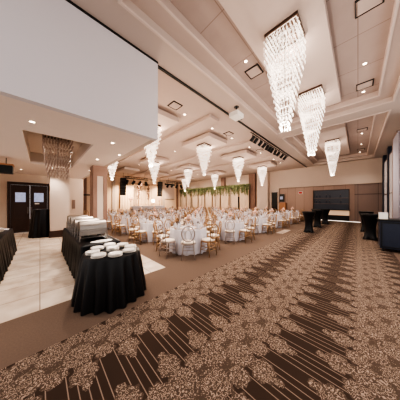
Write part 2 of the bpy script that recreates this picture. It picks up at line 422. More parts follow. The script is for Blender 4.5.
def chandelier(loc, label, group, H=2.0, W=.29, tiers=13, per=7, cm='crystal', topl=.55, cr=.011, tap=.70):
    t = thing('crystal_chandelier', label, 'chandelier', loc, 0, group)
    bm = bmesh.new(); w = W+.01
    bx(bm, -w, w, -w, w, -.022, 0); bx(bm, -w, w, -w, -w+.015, -.055, -.022); bx(bm, -w, w, w-.015, w, -.055, -.022)
    bx(bm, -w, -w+.015, -w+.015, w-.015, -.055, -.022); bx(bm, w-.015, w, -w+.015, w-.015, -.055, -.022)
    obj('ceiling_plate', bm, M['bronze'], t)
    for k in range(tiers):
        f = k/(tiers-1)
        hw = W*(1-tap*max(0, (f-.22)/.78)**.9)-.015
        L = (H-.1)/tiers; z0 = -.06-k*L
        bm = bmesh.new(); n = max(3, round(per*hw/W)+1); pts = set()
        for i in range(n):
            u = -hw+2*hw*i/(n-1)
            for p in ((u, -hw), (u, hw), (-hw, u), (hw, u)): pts.add((round(p[0], 4), round(p[1], 4)))
            if k % 4 == 0:
                for j in range(1, n-1): pts.add((round(u, 4), round(-hw+2*hw*j/(n-1), 4)))
        for (x, y) in sorted(pts):
            jz = random.uniform(-.015, .015)
            crystal(bm, x, y, z0+jz, L*.5, cr*.8)
            crystal(bm, x*1.10, y*1.10, z0+jz-L*.42, L*.66, cr*1.25)
        # thin square ring carrying the tier
        for q in ((-hw, hw, -hw, -hw+.006), (-hw, hw, hw-.006, hw), (-hw, -hw+.006, -hw, hw), (hw-.006, hw, -hw, hw)): bx(bm, q[0], q[1], q[2], q[3], z0-.004, z0+.002)
        obj('crystal_tier', bm, M[cm], t)
    bm = bmesh.new(); tube(bm, [(0, 0, -.02), (0, 0, -H*.92)], .006)
    obj('stem', bm, M['steel'], t)
    return t
big = chandelier((3.56, 1.07, 5.07), 'largest lit crystal chandelier, nearest the camera over the patterned carpet', 'corridor chandeliers', H=2.0, tiers=14, per=11, cr=.0085)
dup(big, (6.1, 1.05, 5.07), 0, 'second lit crystal chandelier along the patterned carpet, between nearest and farthest', 'corridor chandeliers')
dup(big, (11.65, 1.02, 5.07), 0, 'farthest lit crystal chandelier over the patterned carpet, before the bar wall', 'corridor chandeliers')
sm = chandelier((PX[0], PY[0], 4.72), 'lit crystal chandelier partly hidden behind the white bulkhead corner', 'banquet chandeliers', H=1.72, W=.27, tiers=9, per=7, cr=.015, tap=.80)
names = {(1, 0): 'largest lit chandelier over the tables, hanging near the middle of the room',
         (2, 0): 'lit chandelier over the front tables, second from the cream pier',
         (3, 0): 'lit chandelier hanging just in front of the cream pier',
         (0, 1): 'lit chandelier beside the brown capped foyer column, above the left tables',
         (1, 1): 'lit chandelier below and behind the one at the bulkhead corner',
         (2, 1): 'small lit chandelier left of the largest banquet one, over middle tables',
         (3, 1): 'small lit chandelier in front of the hanging greenery, left of its dark doorway',
         (0, 2): 'far lit chandelier near the stage wall, first from the foyer side',
         (1, 2): 'far lit chandelier near the stage wall, above the left hanging loudspeaker',
         (2, 2): 'far lit chandelier near the stage wall, above the right hanging loudspeaker',
         (3, 2): 'farthest lit chandelier, over the left end of the hanging greenery'}
sm.location = (3.18, PY[0], 4.72)
for i, x in enumerate(PX):
    for j, y in enumerate(PY):
        if (i, j) in ((0, 0), (0, 2), (1, 2), (2, 2)): continue
        dup(sm, (x+(.2 if (i, j) == (0, 1) else 0), y, 4.72), 0, names[(i, j)], 'banquet chandeliers')
chandelier((.36, 6.05, ZF+.42), 'unlit smoky crystal chandelier in the square foyer ceiling recess', None, H=1.25, W=.29, tiers=7, per=10, cm='dimcrystal', cr=.013, tap=.3)
del_g = [o for o in bpy.data.objects if o.get('label', '').startswith('unlit')][0]

# ------------------------------------------------------------------ downlights, vents, sprinklers
dl = thing('recessed_downlight', 'recessed downlight', 'light', (0, 0, 0), 0, 'ceiling downlights')
bm = bmesh.new(); lathe(bm, [(.052, -.01), (.052, 0), (.036, 0), (.036, -.01)], n=16, cap=False)
bmesh.ops.contextual_create
obj('trim_ring', bm, M['white'], dl)
bm = bmesh.new(); lathe(bm, [(.034, -.006), (.034, 0)], n=16); obj('lens', bm, M['lamp'], dl)
DL = []
zi = ZC+.301
cor = [(3.74, 2.05, 'beside the vent left of the largest chandelier'), (6.0, 2.05, 'left of the second corridor chandelier'), (7.35, 2.05, 'seen just right of the largest chandelier tip'),
       (3.0, -.2, 'in the near coffer at the top right'), (6.0, -.13, 'in the tiled strip right of the second corridor chandelier'), (7.5, -.13, 'below the second black vent, right side'),
       (12.0, -.15, 'by the first vent of the far coffer'), (14.2, -.15, 'between the two vents of the far coffer'), (16.4, -.1, 'at the far end of the far coffer'), (10.6, 2.05, 'left of the farthest corridor chandelier'), (13.5, 2.05, 'far coffer, left side near the end wall')]
for x, y, s in cor: DL.append((x, y, zi, 'round downlight in the corridor ceiling '+s, 'corridor downlights'))
bnames = ['between bulkhead and first panel', 'by the panel of the largest banquet chandelier', 'by the third front panel', 'by the front panel nearest the cream pier']
for i, x in enumerate(PX):
    DL.append((x-.78, 4.7, ZC+.02, 'left of two downlights '+bnames[i], 'banquet downlights'))
    DL.append((x+.80, 4.7, ZC+.02, 'right of two downlights '+bnames[i], 'banquet downlights'))
    for y in (8.6, 14.0):
        DL.append((x, y, ZC+.02, 'small round downlight in the %s banquet ceiling bay%s' % (['first', 'second', 'third', 'fourth'][i], ', middle' if y < 10 else ', toward the stage'), 'banquet downlights'))
for x, y, s in ((1.28, 4.35, 'nearest the bulkhead, right of the recess'), (1.75, 5.3, 'near the soffit edge'), (1.4, 6.4, 'between recess and brown capital'), (-.1, 4.25, 'in front of the recess'),
                (-.9, 7.5, 'left of the recess'), (.4, 9.4, 'above the cream foyer column'), (1.65, 8.9, 'behind the brown capital'), (-.6, 10.8, 'in front of the dark doors')):
    DL.append((x, y, ZF, 'foyer ceiling downlight '+s, 'foyer downlights'))
for k, (x, y, z, lab, gr) in enumerate(DL):
    if k == 0: dl.location = (x, y, z); dl['label'] = lab; dl['group'] = gr
    else: dup(dl, (x, y, z), 0, lab, gr)
vt = thing('ceiling_vent', 'x', 'vent', (4.2, 2.05, zi), 0, 'ceiling vents')
bm = bmesh.new(); s = .19; w = .025
bx(bm, -s, s, -s, -s+w, -.02, 0); bx(bm, -s, s, s-w*.4, s, -.02, 0); bx(bm, -s, -s+w*1.3, -s+w, s-w*.4, -.02, 0); bx(bm, s-w*.4, s, -s+w, s-w*.4, -.02, 0)
obj('slot_frame', bm, M['vent'], vt)
box('face_plate', M['ceil'], -s+w+.01, s-w-.01, -s+w+.01, s-w-.01, -.024, 0, vt)
VL = [(4.2, 2.05, zi, 'square black-edged vent left of the largest chandelier'), (7.2, 2.15, zi, 'square black-edged vent just behind the largest chandelier tip'),
      (4.2, -.15, zi, 'square black-edged vent at the top right of the ceiling'), (7.1, -.15, zi, 'square black-edged vent right of the second corridor chandelier'),
      (11.4, -.15, zi, 'nearer black-edged vent of the far coffer, right side'), (15.6, -.15, zi, 'farther black-edged vent of the far coffer, right side')]
for i, x in enumerate(PX): VL.append((x+.2, 4.5, ZC+.02, 'square black-edged vent in the banquet ceiling '+bnames[i]))
for k, (x, y, z, lab) in enumerate(VL):
    if k == 0: vt['label'] = lab
    else: dup(vt, (x, y, z), 0, lab)
# projector
p = thing('projector', 'small white projector on a ceiling mount near the dark track', 'projector', (4.85, 3.02, ZC)); p.scale = (1.25, 1.25, 1.25)
bm = bmesh.new(); tube(bm, [(0, 0, 0), (0, 0, -.18)], .02, 10); lathe(bm, [(.07, -.012), (.07, 0)], n=16); obj('mount', bm, M['black'], p)
box('body', M['white'], -.17, .17, -.14, .14, -.31, -.18, p, bevel=.02)
bm = bmesh.new(); lathe(bm, [(.05, 0), (.05, .05), (.035, .05)], n=16); bmesh.ops.rotate(bm, verts=bm.verts[:], cent=(0, 0, 0), matrix=Matrix.Rotation(PI/2, 3, 'Y')); 
bmesh.ops.translate(bm, verts=bm.verts[:], vec=(.17, -.03, -.245)); obj('lens', bm, M['black'], p)
# spotlight bar along the track
lb = thing('lighting_bar', 'black lighting bar along the ceiling track carrying stage spotlights', 'lighting bar', (6.95, YB+.17, ZC-.07))
bm = bmesh.new(); tube(bm, [(0, 0, 0), (5.6, 0, 0)], .025, 8)
obj('bar', bm, M['black'], lb)
bm = bmesh.new()
for x in (.3, 2.0, 3.8, 5.3): tube(bm, [(x, 0, 0), (x, 0, .085)], .015, 6)
obj('hanger', bm, M['black'], lb)
def spot(loc, rz, label, group, first=[None]):
    if first[0]: return dup(first[0], loc, rz, label, group)
    t = thing('stage_spotlight', label, 'spotlight', loc, rz, group)
    bm = bmesh.new(); tube(bm, [(0, 0, -.02), (0, 0, -.1)], .012); tube(bm, [(-.09, 0, -.22), (-.09, 0, -.1), (.09, 0, -.1), (.09, 0, -.22)], .01)
    obj('yoke', bm, M['black'], t)
    bm = bmesh.new(); lathe(bm, [(.05, .12), (.075, .1), (.08, -.1), (.095, -.16)], n=14)
    bmesh.ops.rotate(bm, verts=bm.verts[:], cent=(0, 0, 0), matrix=Matrix.Rotation(.7, 3, 'X')); bmesh.ops.translate(bm, verts=bm.verts[:], vec=(0, 0, -.22))
    obj('housing', bm, M['black'], t, smooth=False)
    first[0] = t; return t
for k, x in enumerate((.2, .55, 1.05, 1.5, 1.9, 2.25, 2.6, 3.1, 3.6, 4.3, 4.9)):
    spot((6.95+x, YB+.17, ZC-.075), random.uniform(-.6, .6), 'black spotlight on the long ceiling bar, %s from its projector end' % ['first', 'second', 'third', 'fourth', 'fifth', 'sixth', 'seventh', 'eighth', 'ninth', 'tenth', 'eleventh'][k], 'spotlights on the long ceiling bar')
# stage lighting trusses, arrays
for (xa, xb, y, s) in ((6.6, 9.4, 18.4, 'left'), (12.0, 14.8, 18.4, 'right')):
    t = thing('stage_truss', 'black stage lighting truss near the %s hanging loudspeaker' % s, 'truss', (xa, y, 4.3))
    bm = bmesh.new(); L = xb-xa
    tube(bm, [(0, -.1, 0), (L, -.1, 0)], .03); tube(bm, [(0, .1, 0), (L, .1, 0)], .03); tube(bm, [(0, 0, .2), (L, 0, .2)], .03)
    for i in range(9):
        a = L*i/9; b = L*(i+.5)/9; tube(bm, [(a, -.1, 0), (b, 0, .2)], .015, 4); tube(bm, [(b, 0, .2), (a+L/9, .1, 0)], .015, 4)
    obj('truss_frame', bm, M['black'], t)
    bm = bmesh.new(); tube(bm, [(.4, 0, .2), (.4, 0, .67)], .015); tube(bm, [(L-.4, 0, .2), (L-.4, 0, .67)], .015); obj('hanger', bm, M['black'], t)
    for k in range(4):
        o = spot((xa+.25+k*.75, y-.1, 4.3-.03), k, 'black spotlight on the %s stage truss, %s from the foyer side' % (s, ['first', 'second', 'third', 'fourth', 'fifth', 'sixth'][k]), 'spotlights on the stage trusses')
        o.scale = (1.8, 1.8, 1.8)
for x, s in ((6.7, 'left'), (11.45, 'right')):
    t = thing('hanging_loudspeaker', 'tall black loudspeaker column hanging %s of the floral stage backdrop' % s, 'speaker', (x, 19, 0))
    for k in range(6): box('speaker_cabinet', M['black'], -.27, .27, -.2+.02*k, .2+.02*k, 4.35-.33*(k+1)+.01, 4.35-.33*k, t, bevel=.01)
    bm = bmesh.new(); tube(bm, [(0, 0, 4.35), (0, 0, 4.97)], .02); obj('hanger', bm, M['black'], t)

# ------------------------------------------------------------------ stage backdrop, arch, head table, screen
bd = thing('stage_backdrop', 'glowing blush fabric backdrop on the stage wall behind the floral arch', 'backdrop', (10.3, YE-.35, 0))
bm = bmesh.new(); n = 120
top = [bm.verts.new((-3.0+6.0*i/n, .05*math.sin(i*.9), 4.1)) for i in range(n+1)]; bot = [bm.verts.new((-3.0+6.0*i/n, .07*math.sin(i*.9), .02)) for i in range(n+1)]
for i in range(n): bm.faces.new((bot[i], bot[i+1], top[i+1], top[i]))
obj('fabric', bm, M['curtainx'], bd, smooth=True)
bm = bmesh.new(); tube(bm, [(-3.05, .12, 0), (-3.05, .12, 4.15), (3.05, .12, 4.15), (3.05, .12, 0)], .03); obj('pipe_frame', bm, M['gold'], bd)
st = tag(box('stage_platform', M['plain'], 6.9, 13.8, 18.9, YE-.6, 0, .35, bevel=.02), 'low stage platform before the glowing blush backdrop', 'stage')
def clump(bm, x, y, z, r, n):
    for _ in range(n):
        a = Vector((random.gauss(0, 1), random.gauss(0, 1), random.gauss(0, 1))).normalized()*r*random.random()**.4
        c = Vector((x, y, z))+a; s = r*random.uniform(.25, .45)
        bmesh.ops.create_icosphere(bm, subdivisions=1, radius=s, matrix=Matrix.Translation(c))
ar = thing('floral_arch', 'tall square floral arch with brown and blush flowers at centre stage', 'arch', (9.9, 20.6, .35))
bm = bmesh.new(); tube(bm, [(-.7, 0, 0), (-.7, 0, 3.6), (.7, 0, 3.6), (.7, 0, 0)], .04); obj('arch_frame', bm, M['gold'], ar)
bm = bmesh.new()
for k in range(8): clump(bm, -.7, 0, 1.75+k*.25, .2, 6); clump(bm, .7, 0, 1.75+k*.25, .2, 6)
for k in range(7): clump(bm, -.65+k*.22, 0, 3.6, .22, 6)
obj('flower_garland', bm, M['brown_pier'], ar)
for x, s in ((8.2, 'left'), (12.3, 'right')):
    t = thing('flower_stand', 'gold stand with a tall flower spray %s of the floral arch' % s, 'flower stand', (x, 20.6, .35))
    bm = bmesh.new(); lathe(bm, [(.2, 0), (.2, .03), (.03, .05), (.03, 1.3), (.12, 1.4)], n=12); obj('stand', bm, M['gold'], t)
    bm = bmesh.new(); clump(bm, 0, 0, 1.7, .3, 14); obj('flowers', bm, M['flower'], t)
hl = thing('stage_uplight', 'bright glowing globe lamp right of the floral arch', 'lamp', (11.35, 20.7, .35))
bm = bmesh.new(); tube(bm, [(0, 0, 0), (0, 0, 1.2)], .02); lathe(bm, [(.15, 0), (.15, .03)], n=12); obj('stand', bm, M['gold'], hl)
bm = bmesh.new(); bmesh.ops.create_uvsphere(bm, u_segments=16, v_segments=10, radius=.26, matrix=Matrix.Translation((0, 0, 1.44))); obj('globe', bm, mat('glowing_globe', (255, 240, 220), .4, emit=(255, 232, 205), estr=6), hl, smooth=True)
ht = thing('head_table', 'long white draped head table on the stage before the arch', 'table', (10.1, 19.6, .35))
bm = bmesh.new(); n = 60
bx(bm, -2.2, 2.2, -.35, .35, .72, .76)
for side, L in ((-.36, 1), (.36, 1)):
    t_ = [bm.verts.new((-2.2+4.4*i/n, side, .76)) for i in range(n+1)]; b_ = [bm.verts.new((-2.2+4.4*i/n, side*(1.05+.06*math.sin(i*1.3)), .01)) for i in range(n+1)]
    for i in range(n): bm.faces.new((b_[i], b_[i+1], t_[i+1], t_[i]))
obj('draped_top', bm, M['linen'], ht)
fl = bmesh.new()
for k in range(14): clump(fl, -1.9+k*.29, -.1, .88, .1, 4)
tag(obj('flower_runner', fl, M['flower']), 'low blush flower runner along the head table', 'flowers').location = (10.1, 19.6, .375)
ps = thing('projection_screen', 'pale projection screen with black top case right of the stage', 'screen', (15.05, YE-.021, 0))
box('screen_surface', M['screen'], -.85, .85, -.03, 0, 2.1, 4.35, ps); box('screen_case', M['black'], -.95, .95, -.12, .02, 4.35, 4.6, ps); box('bottom_bar', M['black'], -.87, .87, -.05, .0, 2.03, 2.1, ps)

# greenery curtain across the far wall
gf = thing('greenery_frame', 'long hanging greenery installation with pale drapes along the far wall', 'greenery', (17.2, 8.95, 0))
LY = 12.9
bm = bmesh.new(); tube(bm, [(0, 0, 3.55), (0, LY, 3.55)], .04)
for k in range(6): tube(bm, [(0, LY*k/5, 0), (0, LY*k/5, 3.45)], .03)
obj('support_frame', bm, M['base'], gf)
bm = bmesh.new()
LEAF = []
for k in range(330):
    y = random.random()*LY; x = random.uniform(-.2, .2); L = random.uniform(.55, 1.35)
    if random.random() < .25: L *= .5
    for q in range(int(L/.055)): LEAF.append((x+random.uniform(-.03, .03), y+random.uniform(-.04, .04), 3.72-q*.055))
for k in range(1500): LEAF.append((random.uniform(-.26, .26), random.random()*LY, random.uniform(3.5, 3.78)))
for x, y, z in LEAF:
    s = random.uniform(.05, .11); a = random.uniform(0, PI)
    dx, dy = s*math.cos(a)*.5, s*math.sin(a)*.5
    v = [bm.verts.new(p) for p in ((x-dx, y-dy, z), (x, y, z-s*1.9), (x+dx, y+dy, z), (x, y, z+s*.6))]
    bm.faces.new(v)
obj('hanging_foliage', bm, M['green'], gf)
for k in range(9):
    bm = bmesh.new(); y0 = LY*(k+.12)/9; w = LY/9*.86; n = 24
    t_ = [bm.verts.new((.12+.03*math.sin(i*1.6), y0+w*i/n, 3.42)) for i in range(n+1)]; b_ = [bm.verts.new((.12+.04*math.sin(i*1.6), y0+w*i/n, .03)) for i in range(n+1)]
    for i in range(n): bm.faces.new((b_[i], b_[i+1], t_[i+1], t_[i]))
    obj('drape_panel', bm, M['creamdrape'], gf)
for y, s in ((10.75, 'right'), (20.2, 'left')):
    tag(box('dark_doorway_screen', M['black'], XE-.12, XE-.001, y-.35, y+.35, 0, 2.3), 'narrow dark doorway panel behind the %s end of the greenery' % s, 'door')

# ------------------------------------------------------------------ bar on the far wall
bar = thing('wall_bar', 'built-in bar with dark back shelves and lit cream front on far wall', 'bar', (XE+.28, 1.75, 0))
bm = bmesh.new(); bx(bm, -.02, 0, -1.2, 1.2, .98, 2.66)
obj('back_panel', bm, M['navy'], bar)
bm = bmesh.new(); bx(bm, -.2, -.02, -1.25, -1.2, .98, 2.7); bx(bm, -.2, -.02, 1.2, 1.25, .98, 2.7); bx(bm, -.2, -.02, -1.2, 1.2, 2.66, 2.7)
obj('niche_frame', bm, M['base'], bar)
for z in (1.45, 1.95): box('shelf', M['taupe'], -.17, -.021, -1.19, 1.19, z, z+.03, bar)
box('counter', M['black'], -.75, -.021, -1.3, 1.3, .92, .98, bar, bevel=.01)
box('lit_front', M['glowpanel'], -.55, -.5, -1.25, 1.25, .5, .92, bar)
box('plinth', M['black'], -.56, -.49, -1.25, 1.25, .05, .5, bar)
box('led_strip', M['ledstrip'], -.60, -.565, -1.9, .6, .01, .05, bar)
btl = thing('liquor_bottle', 'bottle', 'bottle', (0, 0, 0), 0, 'bottles on the bar shelves')
bm = bmesh.new(); lathe(bm, [(.035, 0), (.037, .02), (.037, .16), (.014, .21), (.014, .27)], n=12); obj('bottle_body', bm, mat('bottle_glass', (60, 66, 84), .15), btl, smooth=True)
bm = bmesh.new(); lathe(bm, [(.017, .27), (.017, .3)], n=10); obj('bottle_cap', bm, M['gold'], btl)
first = True
for z, s in ((1.48, 'lower'), (1.98, 'upper')):
    for k in (0, 1, 3, 4, 7):
        y = 1.75+1.0-k*.24+random.uniform(-.03, .03)
        lab = 'bottle on the %s dark bar shelf of the far wall' % s
        if first: btl.location = (XE+.18, y, z); btl['label'] = lab; first = False
        else: dup(btl, (XE+.18, y, z), 0, lab)
es = thing('exit_sign', 'small red sign on the rose panelled wall left of the bar', 'sign', (XE+.28, 4.05, 2.45))
box('sign_face', M['red'], -.05, -.01, -.14, .14, 0, .18, es, bevel=.01); box('sign_mount', M['white'], -.01, 0, -.17, .17, -.03, .21, es)
tv = thing('wall_television', 'small black wall television at left end of the rose panelled wall', 'television', (XE+.05, 5.7, 2.0))
box('television_body', M['black'], -.06, 0, -.22, .22, -.35, .45, tv, bevel=.01); box('television_picture', mat('television_picture', (150, 160, 185), .3, emit=(120, 130, 160), estr=.4), -.066, -.0605, -.1, .18, -.1, .2, tv)
bm_ = box('wall_bracket', M['black'], 0, .23, -.05, .05, 0, .1, tv)
tag(box('wood_cabinet', M['tan'], 17.85, 18.25, 5.3, 5.95, 0, 1.55, bevel=.01), 'orange brown wooden cabinet under the small wall television', 'cabinet')
for k, y in enumerate((2.9+.75, 4.7)):
    pass

# ------------------------------------------------------------------ cloths
def skirt(name, sx, sy, z, flare, m, parent=None, round_=False, folds=22, amp=.03, res=132, ph=0, jag=.0, cols=7):
    """draped cloth: top outline (ellipse or rounded rectangle) falling to the floor in folds"""
    bm = bmesh.new(); rings = []
    def outline(t):
        a = 2*PI*t
        if round_: return sx*math.cos(a), sy*math.sin(a), math.cos(a), math.sin(a)
        c, s = math.cos(a), math.sin(a); e = .12
        x = sx*math.copysign(abs(c)**e, c); y = sy*math.copysign(abs(s)**e, s)
        L = math.hypot(x/sx, y/sy); return x, y, c, s
    tcount = res
    ts = [i/tcount for i in range(tcount)]
    if not round_:
        # arc-length even sampling of rectangle
        per = [(-sx, -sy), (sx, -sy), (sx, sy), (-sx, sy)]; tot = 4*(sx+sy); pts = []
        for i in range(tcount):
            d_ = tot*i/tcount; seg = [2*sx, 2*sy, 2*sx, 2*sy]; k = 0
            while d_ > seg[k]: d_ -= seg[k]; k += 1
            A, B = per[k], per[(k+1) % 4]; f = d_/seg[k]
            x = A[0]+(B[0]-A[0])*f; y = A[1]+(B[1]-A[1])*f
            nx = [0, 1, 0, -1][k]; ny = [-1, 0, 1, 0][k]
            cr = min(d_, seg[k]-d_)
            pts.append((x, y, nx, ny, 1.0 if cr > .1 else .6+4*cr))
        P = pts
    else: P = [(*outline(t), 1.0) for t in ts]
    levels = [0, .02, .06, .25, .5, .75, 1.0]
    for li, f in enumerate(levels):
        ring = []
        for i, (x, y, nx, ny, cf) in enumerate(P):
            w = math.sin(2*PI*folds*i/tcount+ph)+.45*math.sin(2*PI*(folds*.37)*i/tcount+1.3+ph)
            off = (flare*(f**.8)+amp*w*f**.7) if f > 0 else 0
            zz = z*(1-f)+(.006 if f == 1 else 0)
            if f == 1: zz += jag*abs(math.sin(i*.31+ph))
            ring.append(bm.verts.new((x+nx*off, y+ny*off, zz)))
        rings.append(ring)
    bm.faces.new(rings[0])
    for A, B in zip(rings, rings[1:]):
        for i in range(tcount): bm.faces.new((A[i], B[i], B[(i+1) % tcount], A[(i+1) % tcount]))
    o = obj(name, bm, m, parent, smooth=True)
    return o

def cloth_table(name, label, cat, loc, sx, sy, z, m, round_=False, clabel=None, **k):
    t = thing(name, label, cat, loc)
    bm = bmesh.new()
    if round_: lathe(bm, [(sx-.01, z-.035), (sx-.01, z-.004)], n=32)
    else: bx(bm, -sx+.01, sx-.01, -sy+.01, sy-.01, z-.035, z-.004)
    obj('table_top', bm, M['tan'], t)
    for a, b in ((1, 1), (1, -1), (-1, 1), (-1, -1)):
        bm = bmesh.new(); tube(bm, [(a*sx*.6, b*sy*.6, 0), (a*sx*.6, b*sy*.6, z-.035)], .018, 6); obj('leg', bm, M['steel'], t)
    skirt('table_cloth', sx, sy, z, m=m, parent=t, round_=round_, **k)
    return t
PT = (.91, 3.10)
cloth_table('round_plate_table', 'round table under black floor-length cloth, holding stacks of white plates', 'table', (*PT, 0), .44, .44, .75, M['blackcloth'], True, flare=.11, folds=19, amp=.034, res=240)
cloth_table('buffet_table', 'long black draped buffet table carrying four steel chafing dishes', 'table', (.92, 5.40, 0), .36, 1.61, .75, M['blackcloth'], False, flare=.05, folds=44, amp=.02, res=260)
cloth_table('buffet_table', 'black draped buffet table at the left frame edge', 'table', (-1.02, 6.55, 0), .38, 1.62, .75, M['blackcloth'], False, flare=.08, folds=40, amp=.025, res=240)

# white plate stacks (every plate a thing)
def plate_bm(r=.118, h=.017):
    bm = bmesh.new(); lathe(bm, [(r*.6, 0), (r*.65, .002), (r, h-.003), (r, h), (r*.66, .006), (r*.6, .005)], n=28); return bm
pl = None
order = ['at the rim nearest the camera, left side', 'at the left rim', 'at the rim nearest the camera, right of centre', 'at the centre of the table', 'behind the left rim stack', 'at the rear toward the chafing dishes', 'at the rear right', 'at the right rim', 'behind the right rim stack']
stk = [(94.8, 253.2), (87.5, 250.8), (110, 252.8), (108, 247), (94, 246), (104.5, 241.8), (117, 243), (123.5, 248.7), (126, 244.8)]
# table-plane positions of the stack tops
POS = []
for px, py in stk:
    hgt = 1.62-.84; dep = 159*hgt/(py-202); rr = dep*(px-200)/159
    POS.append((round(rr*.7047+dep*.7095, 3), round(-rr*.7095+dep*.7047, 3)))
# relax so stacks fit on the top without touching
c = Vector(PT)
P2 = [Vector(p) for p in POS]
mean = sum(P2, Vector((0, 0)))/len(P2)
P2 = [c+(p-mean) for p in P2]
for it in range(200):
    for i in range(9):
        for j in range(i):
            dlt = P2[i]-P2[j]; L = dlt.length
            if L < .245: q = dlt.normalized()*(.245-L)/2; P2[i] += q; P2[j] -= q
    for i in range(9):
        if (P2[i]-c).length > .345: P2[i] = c+(P2[i]-c).normalized()*.345
me = None
for i, p_ in enumerate(P2):
    n = 3 if i != 3 else 4
    for k in range(n):
        if me is None:
            o = obj('dinner_plate', plate_bm(.103), M['white'], smooth=True); me = o.data
        else:
            o = bpy.data.objects.new('dinner_plate', me); COL.objects.link(o)
        o.location = (p_.x+random.uniform(-.003, .003), p_.y+random.uniform(-.003, .003), .752+k*.0175)
        tag(o, ('top white plate of stack ' if k == n-1 else 'white plate within stack ')+order[i]+', black table', 'plate', 'plates in the stack '+order[i])

# chafing dishes
def chafer():
    t = thing('chafing_dish', 'x', 'chafing dish', (0, 0, 0), 0, 'chafing dishes on the long black buffet')
    for a in (-1, 1):
        for b in (-1, 1):
            bm = bmesh.new(); tube(bm, [(a*.285, b*.175, 0), (a*.275, b*.17, .2)], .016, 8); obj('leg', bm, M['steel'], t)
    bm = bmesh.new(); bx(bm, -.29, .29, -.185, .185, .17, .19); bx(bm, -.26, .26, -.155, .155, .1, .17)
    bx(bm, -.27, .27, -.17, .17, .0601, .066)
    obj('frame', bm, M['steel'], t, bevel=.004)
    bm = bmesh.new(); bx(bm, -.28, .28, -.175, .175, .191, .225); obj('water_pan', bm, M['steel'], t, bevel=.006)
    bm = bmesh.new(); n = 12; L = []; R = []
    for i in range(n+1):
        a = PI*i/n; L.append(bm.verts.new((-.275, -.17*math.cos(a), .226+.135*math.sin(a)**.8 if 0 < i < n else .226))); R.append(bm.verts.new((.275, -.17*math.cos(a), L[-1].co.z)))
    for i in range(n): bm.faces.new((L[i], R[i], R[i+1], L[i+1]))
    bm.faces.new(list(reversed(L))); bm.faces.new(R); bm.faces.new((L[0], L[-1], R[-1], R[0]))
    lid = obj('roll_top_lid', bm, M['steel'], t)
    bm = bmesh.new(); tube(bm, [(-.09, -.15, .285), (-.09, -.21, .295), (.09, -.21, .295), (.09, -.15, .285)], .008, 6); obj('lid_handle', bm, M['steel'], lid)
    for x in (-.14, .14):
        bm = bmesh.new(); lathe(bm, [(.04, .067), (.042, .12), (.03, .125)], n=14, cx=x); obj('fuel_can', bm, M['black'], t)
    return t
ch = chafer(); ch.scale = (.93, .95, 1.22)
for k, (y, s) in enumerate(((4.42, 'nearest the white plates'), (5.1, 'second from the white plates'), (5.78, 'third from the white plates'), (6.46, 'farthest from the white plates'))):
    lab = 'polished steel roll-top chafing dish on black buffet, '+s
    if k == 0: ch.location = (.87, y, .752); ch['label'] = lab
    else: dup(ch, (.87, y, .752), 0, lab)
# things beside the chafers
nf = bmesh.new(); clump(nf, 0, 0, .09, .08, 12); lathe(nf, [(.05, 0), (.06, .06)], n=14)
tag(obj('folded_napkins', nf, M['linen']), 'bunched white napkins behind the farthest chafing dish', 'napkins').location = (.95, 6.8, .752)
sp_ = thing('serving_tray', 'white oval serving platter before the nearest chafing dish', 'platter', (.95, 3.97, .752))
bm = bmesh.new(); lathe(bm, [(.1, 0), (.15, .018), (.148, .022), (.1, .008)], n=28); bmesh.ops.scale(bm, verts=bm.verts[:], vec=(1.4, .8, 1)); obj('platter_body', bm, M['white'], sp_, smooth=True)

# left buffet contents
bl = thing('serving_bowl', 'white bowl of red food on the left edge buffet table', 'bowl', (-.78, 5.55, .757))
bm = bmesh.new(); lathe(bm, [(.07, 0), (.15, .09), (.155, .1), (.14, .09), (.07, .015)], n=24); obj('bowl_body', bm, M['white'], bl, smooth=True)
bm = bmesh.new(); clump(bm, 0, 0, .08, .09, 14); o = obj('red_food', bm, M['red'], bl); o['kind'] = 'stuff'
me2 = None
for k in range(6):
    if me2 is None: o = obj('side_plate', plate_bm(.12), M['white'], smooth=True); me2 = o.data
    else: o = bpy.data.objects.new('side_plate', me2); COL.objects.link(o)
    o.location = (-.86, 7.35, .752+k*.0175); tag(o, 'white plate in the stack at the door end of the left buffet' if k < 5 else 'top white plate at the door end of the left buffet', 'plate', 'plates on the left buffet')
bm = bmesh.new(); bx(bm, -.12, .18, -.16, .16, 0, .012); bx(bm, .165, .18, -.16, .16, -.2, 0)
tag(obj('white_napkin', bm, M['linen'], bevel=.004), 'white cloth hanging over the door end corner of left buffet', 'napkin').location = (-.87, 7.85, .757)
ur = thing('drink_dispenser', 'brown and cream drink dispenser on the left buffet', 'dispenser', (-1.15, 7.0, .752))
bm = bmesh.new(); lathe(bm, [(.12, 0), (.12, .05), (.1, .06), (.1, .38), (.06, .44)], n=20); obj('tank', bm, M['tan'], ur); bm = bmesh.new(); tube(bm, [(.1, 0, .1), (.16, 0, .1), (.16, 0, .06)], .012); obj('tap', bm, M['steel'], ur)
hd = thing('hanging_hood', 'black hanging hood with a wooden top above the left buffet', 'hood', (-1.1, 8.4, 2.58))
box('hood_body', M['black'], -.45, .45, -.16, .16, 0, .26, hd, bevel=.01); box('wood_cap', M['tan'], -.47, .47, -.18, .18, .26, .31, hd)
bm = bmesh.new(); tube(bm, [(-.3, 0, .31), (-.3, 0, .52)], .012); tube(bm, [(.3, 0, .31), (.3, 0, .52)], .012); obj('hanger', bm, M['black'], hd)

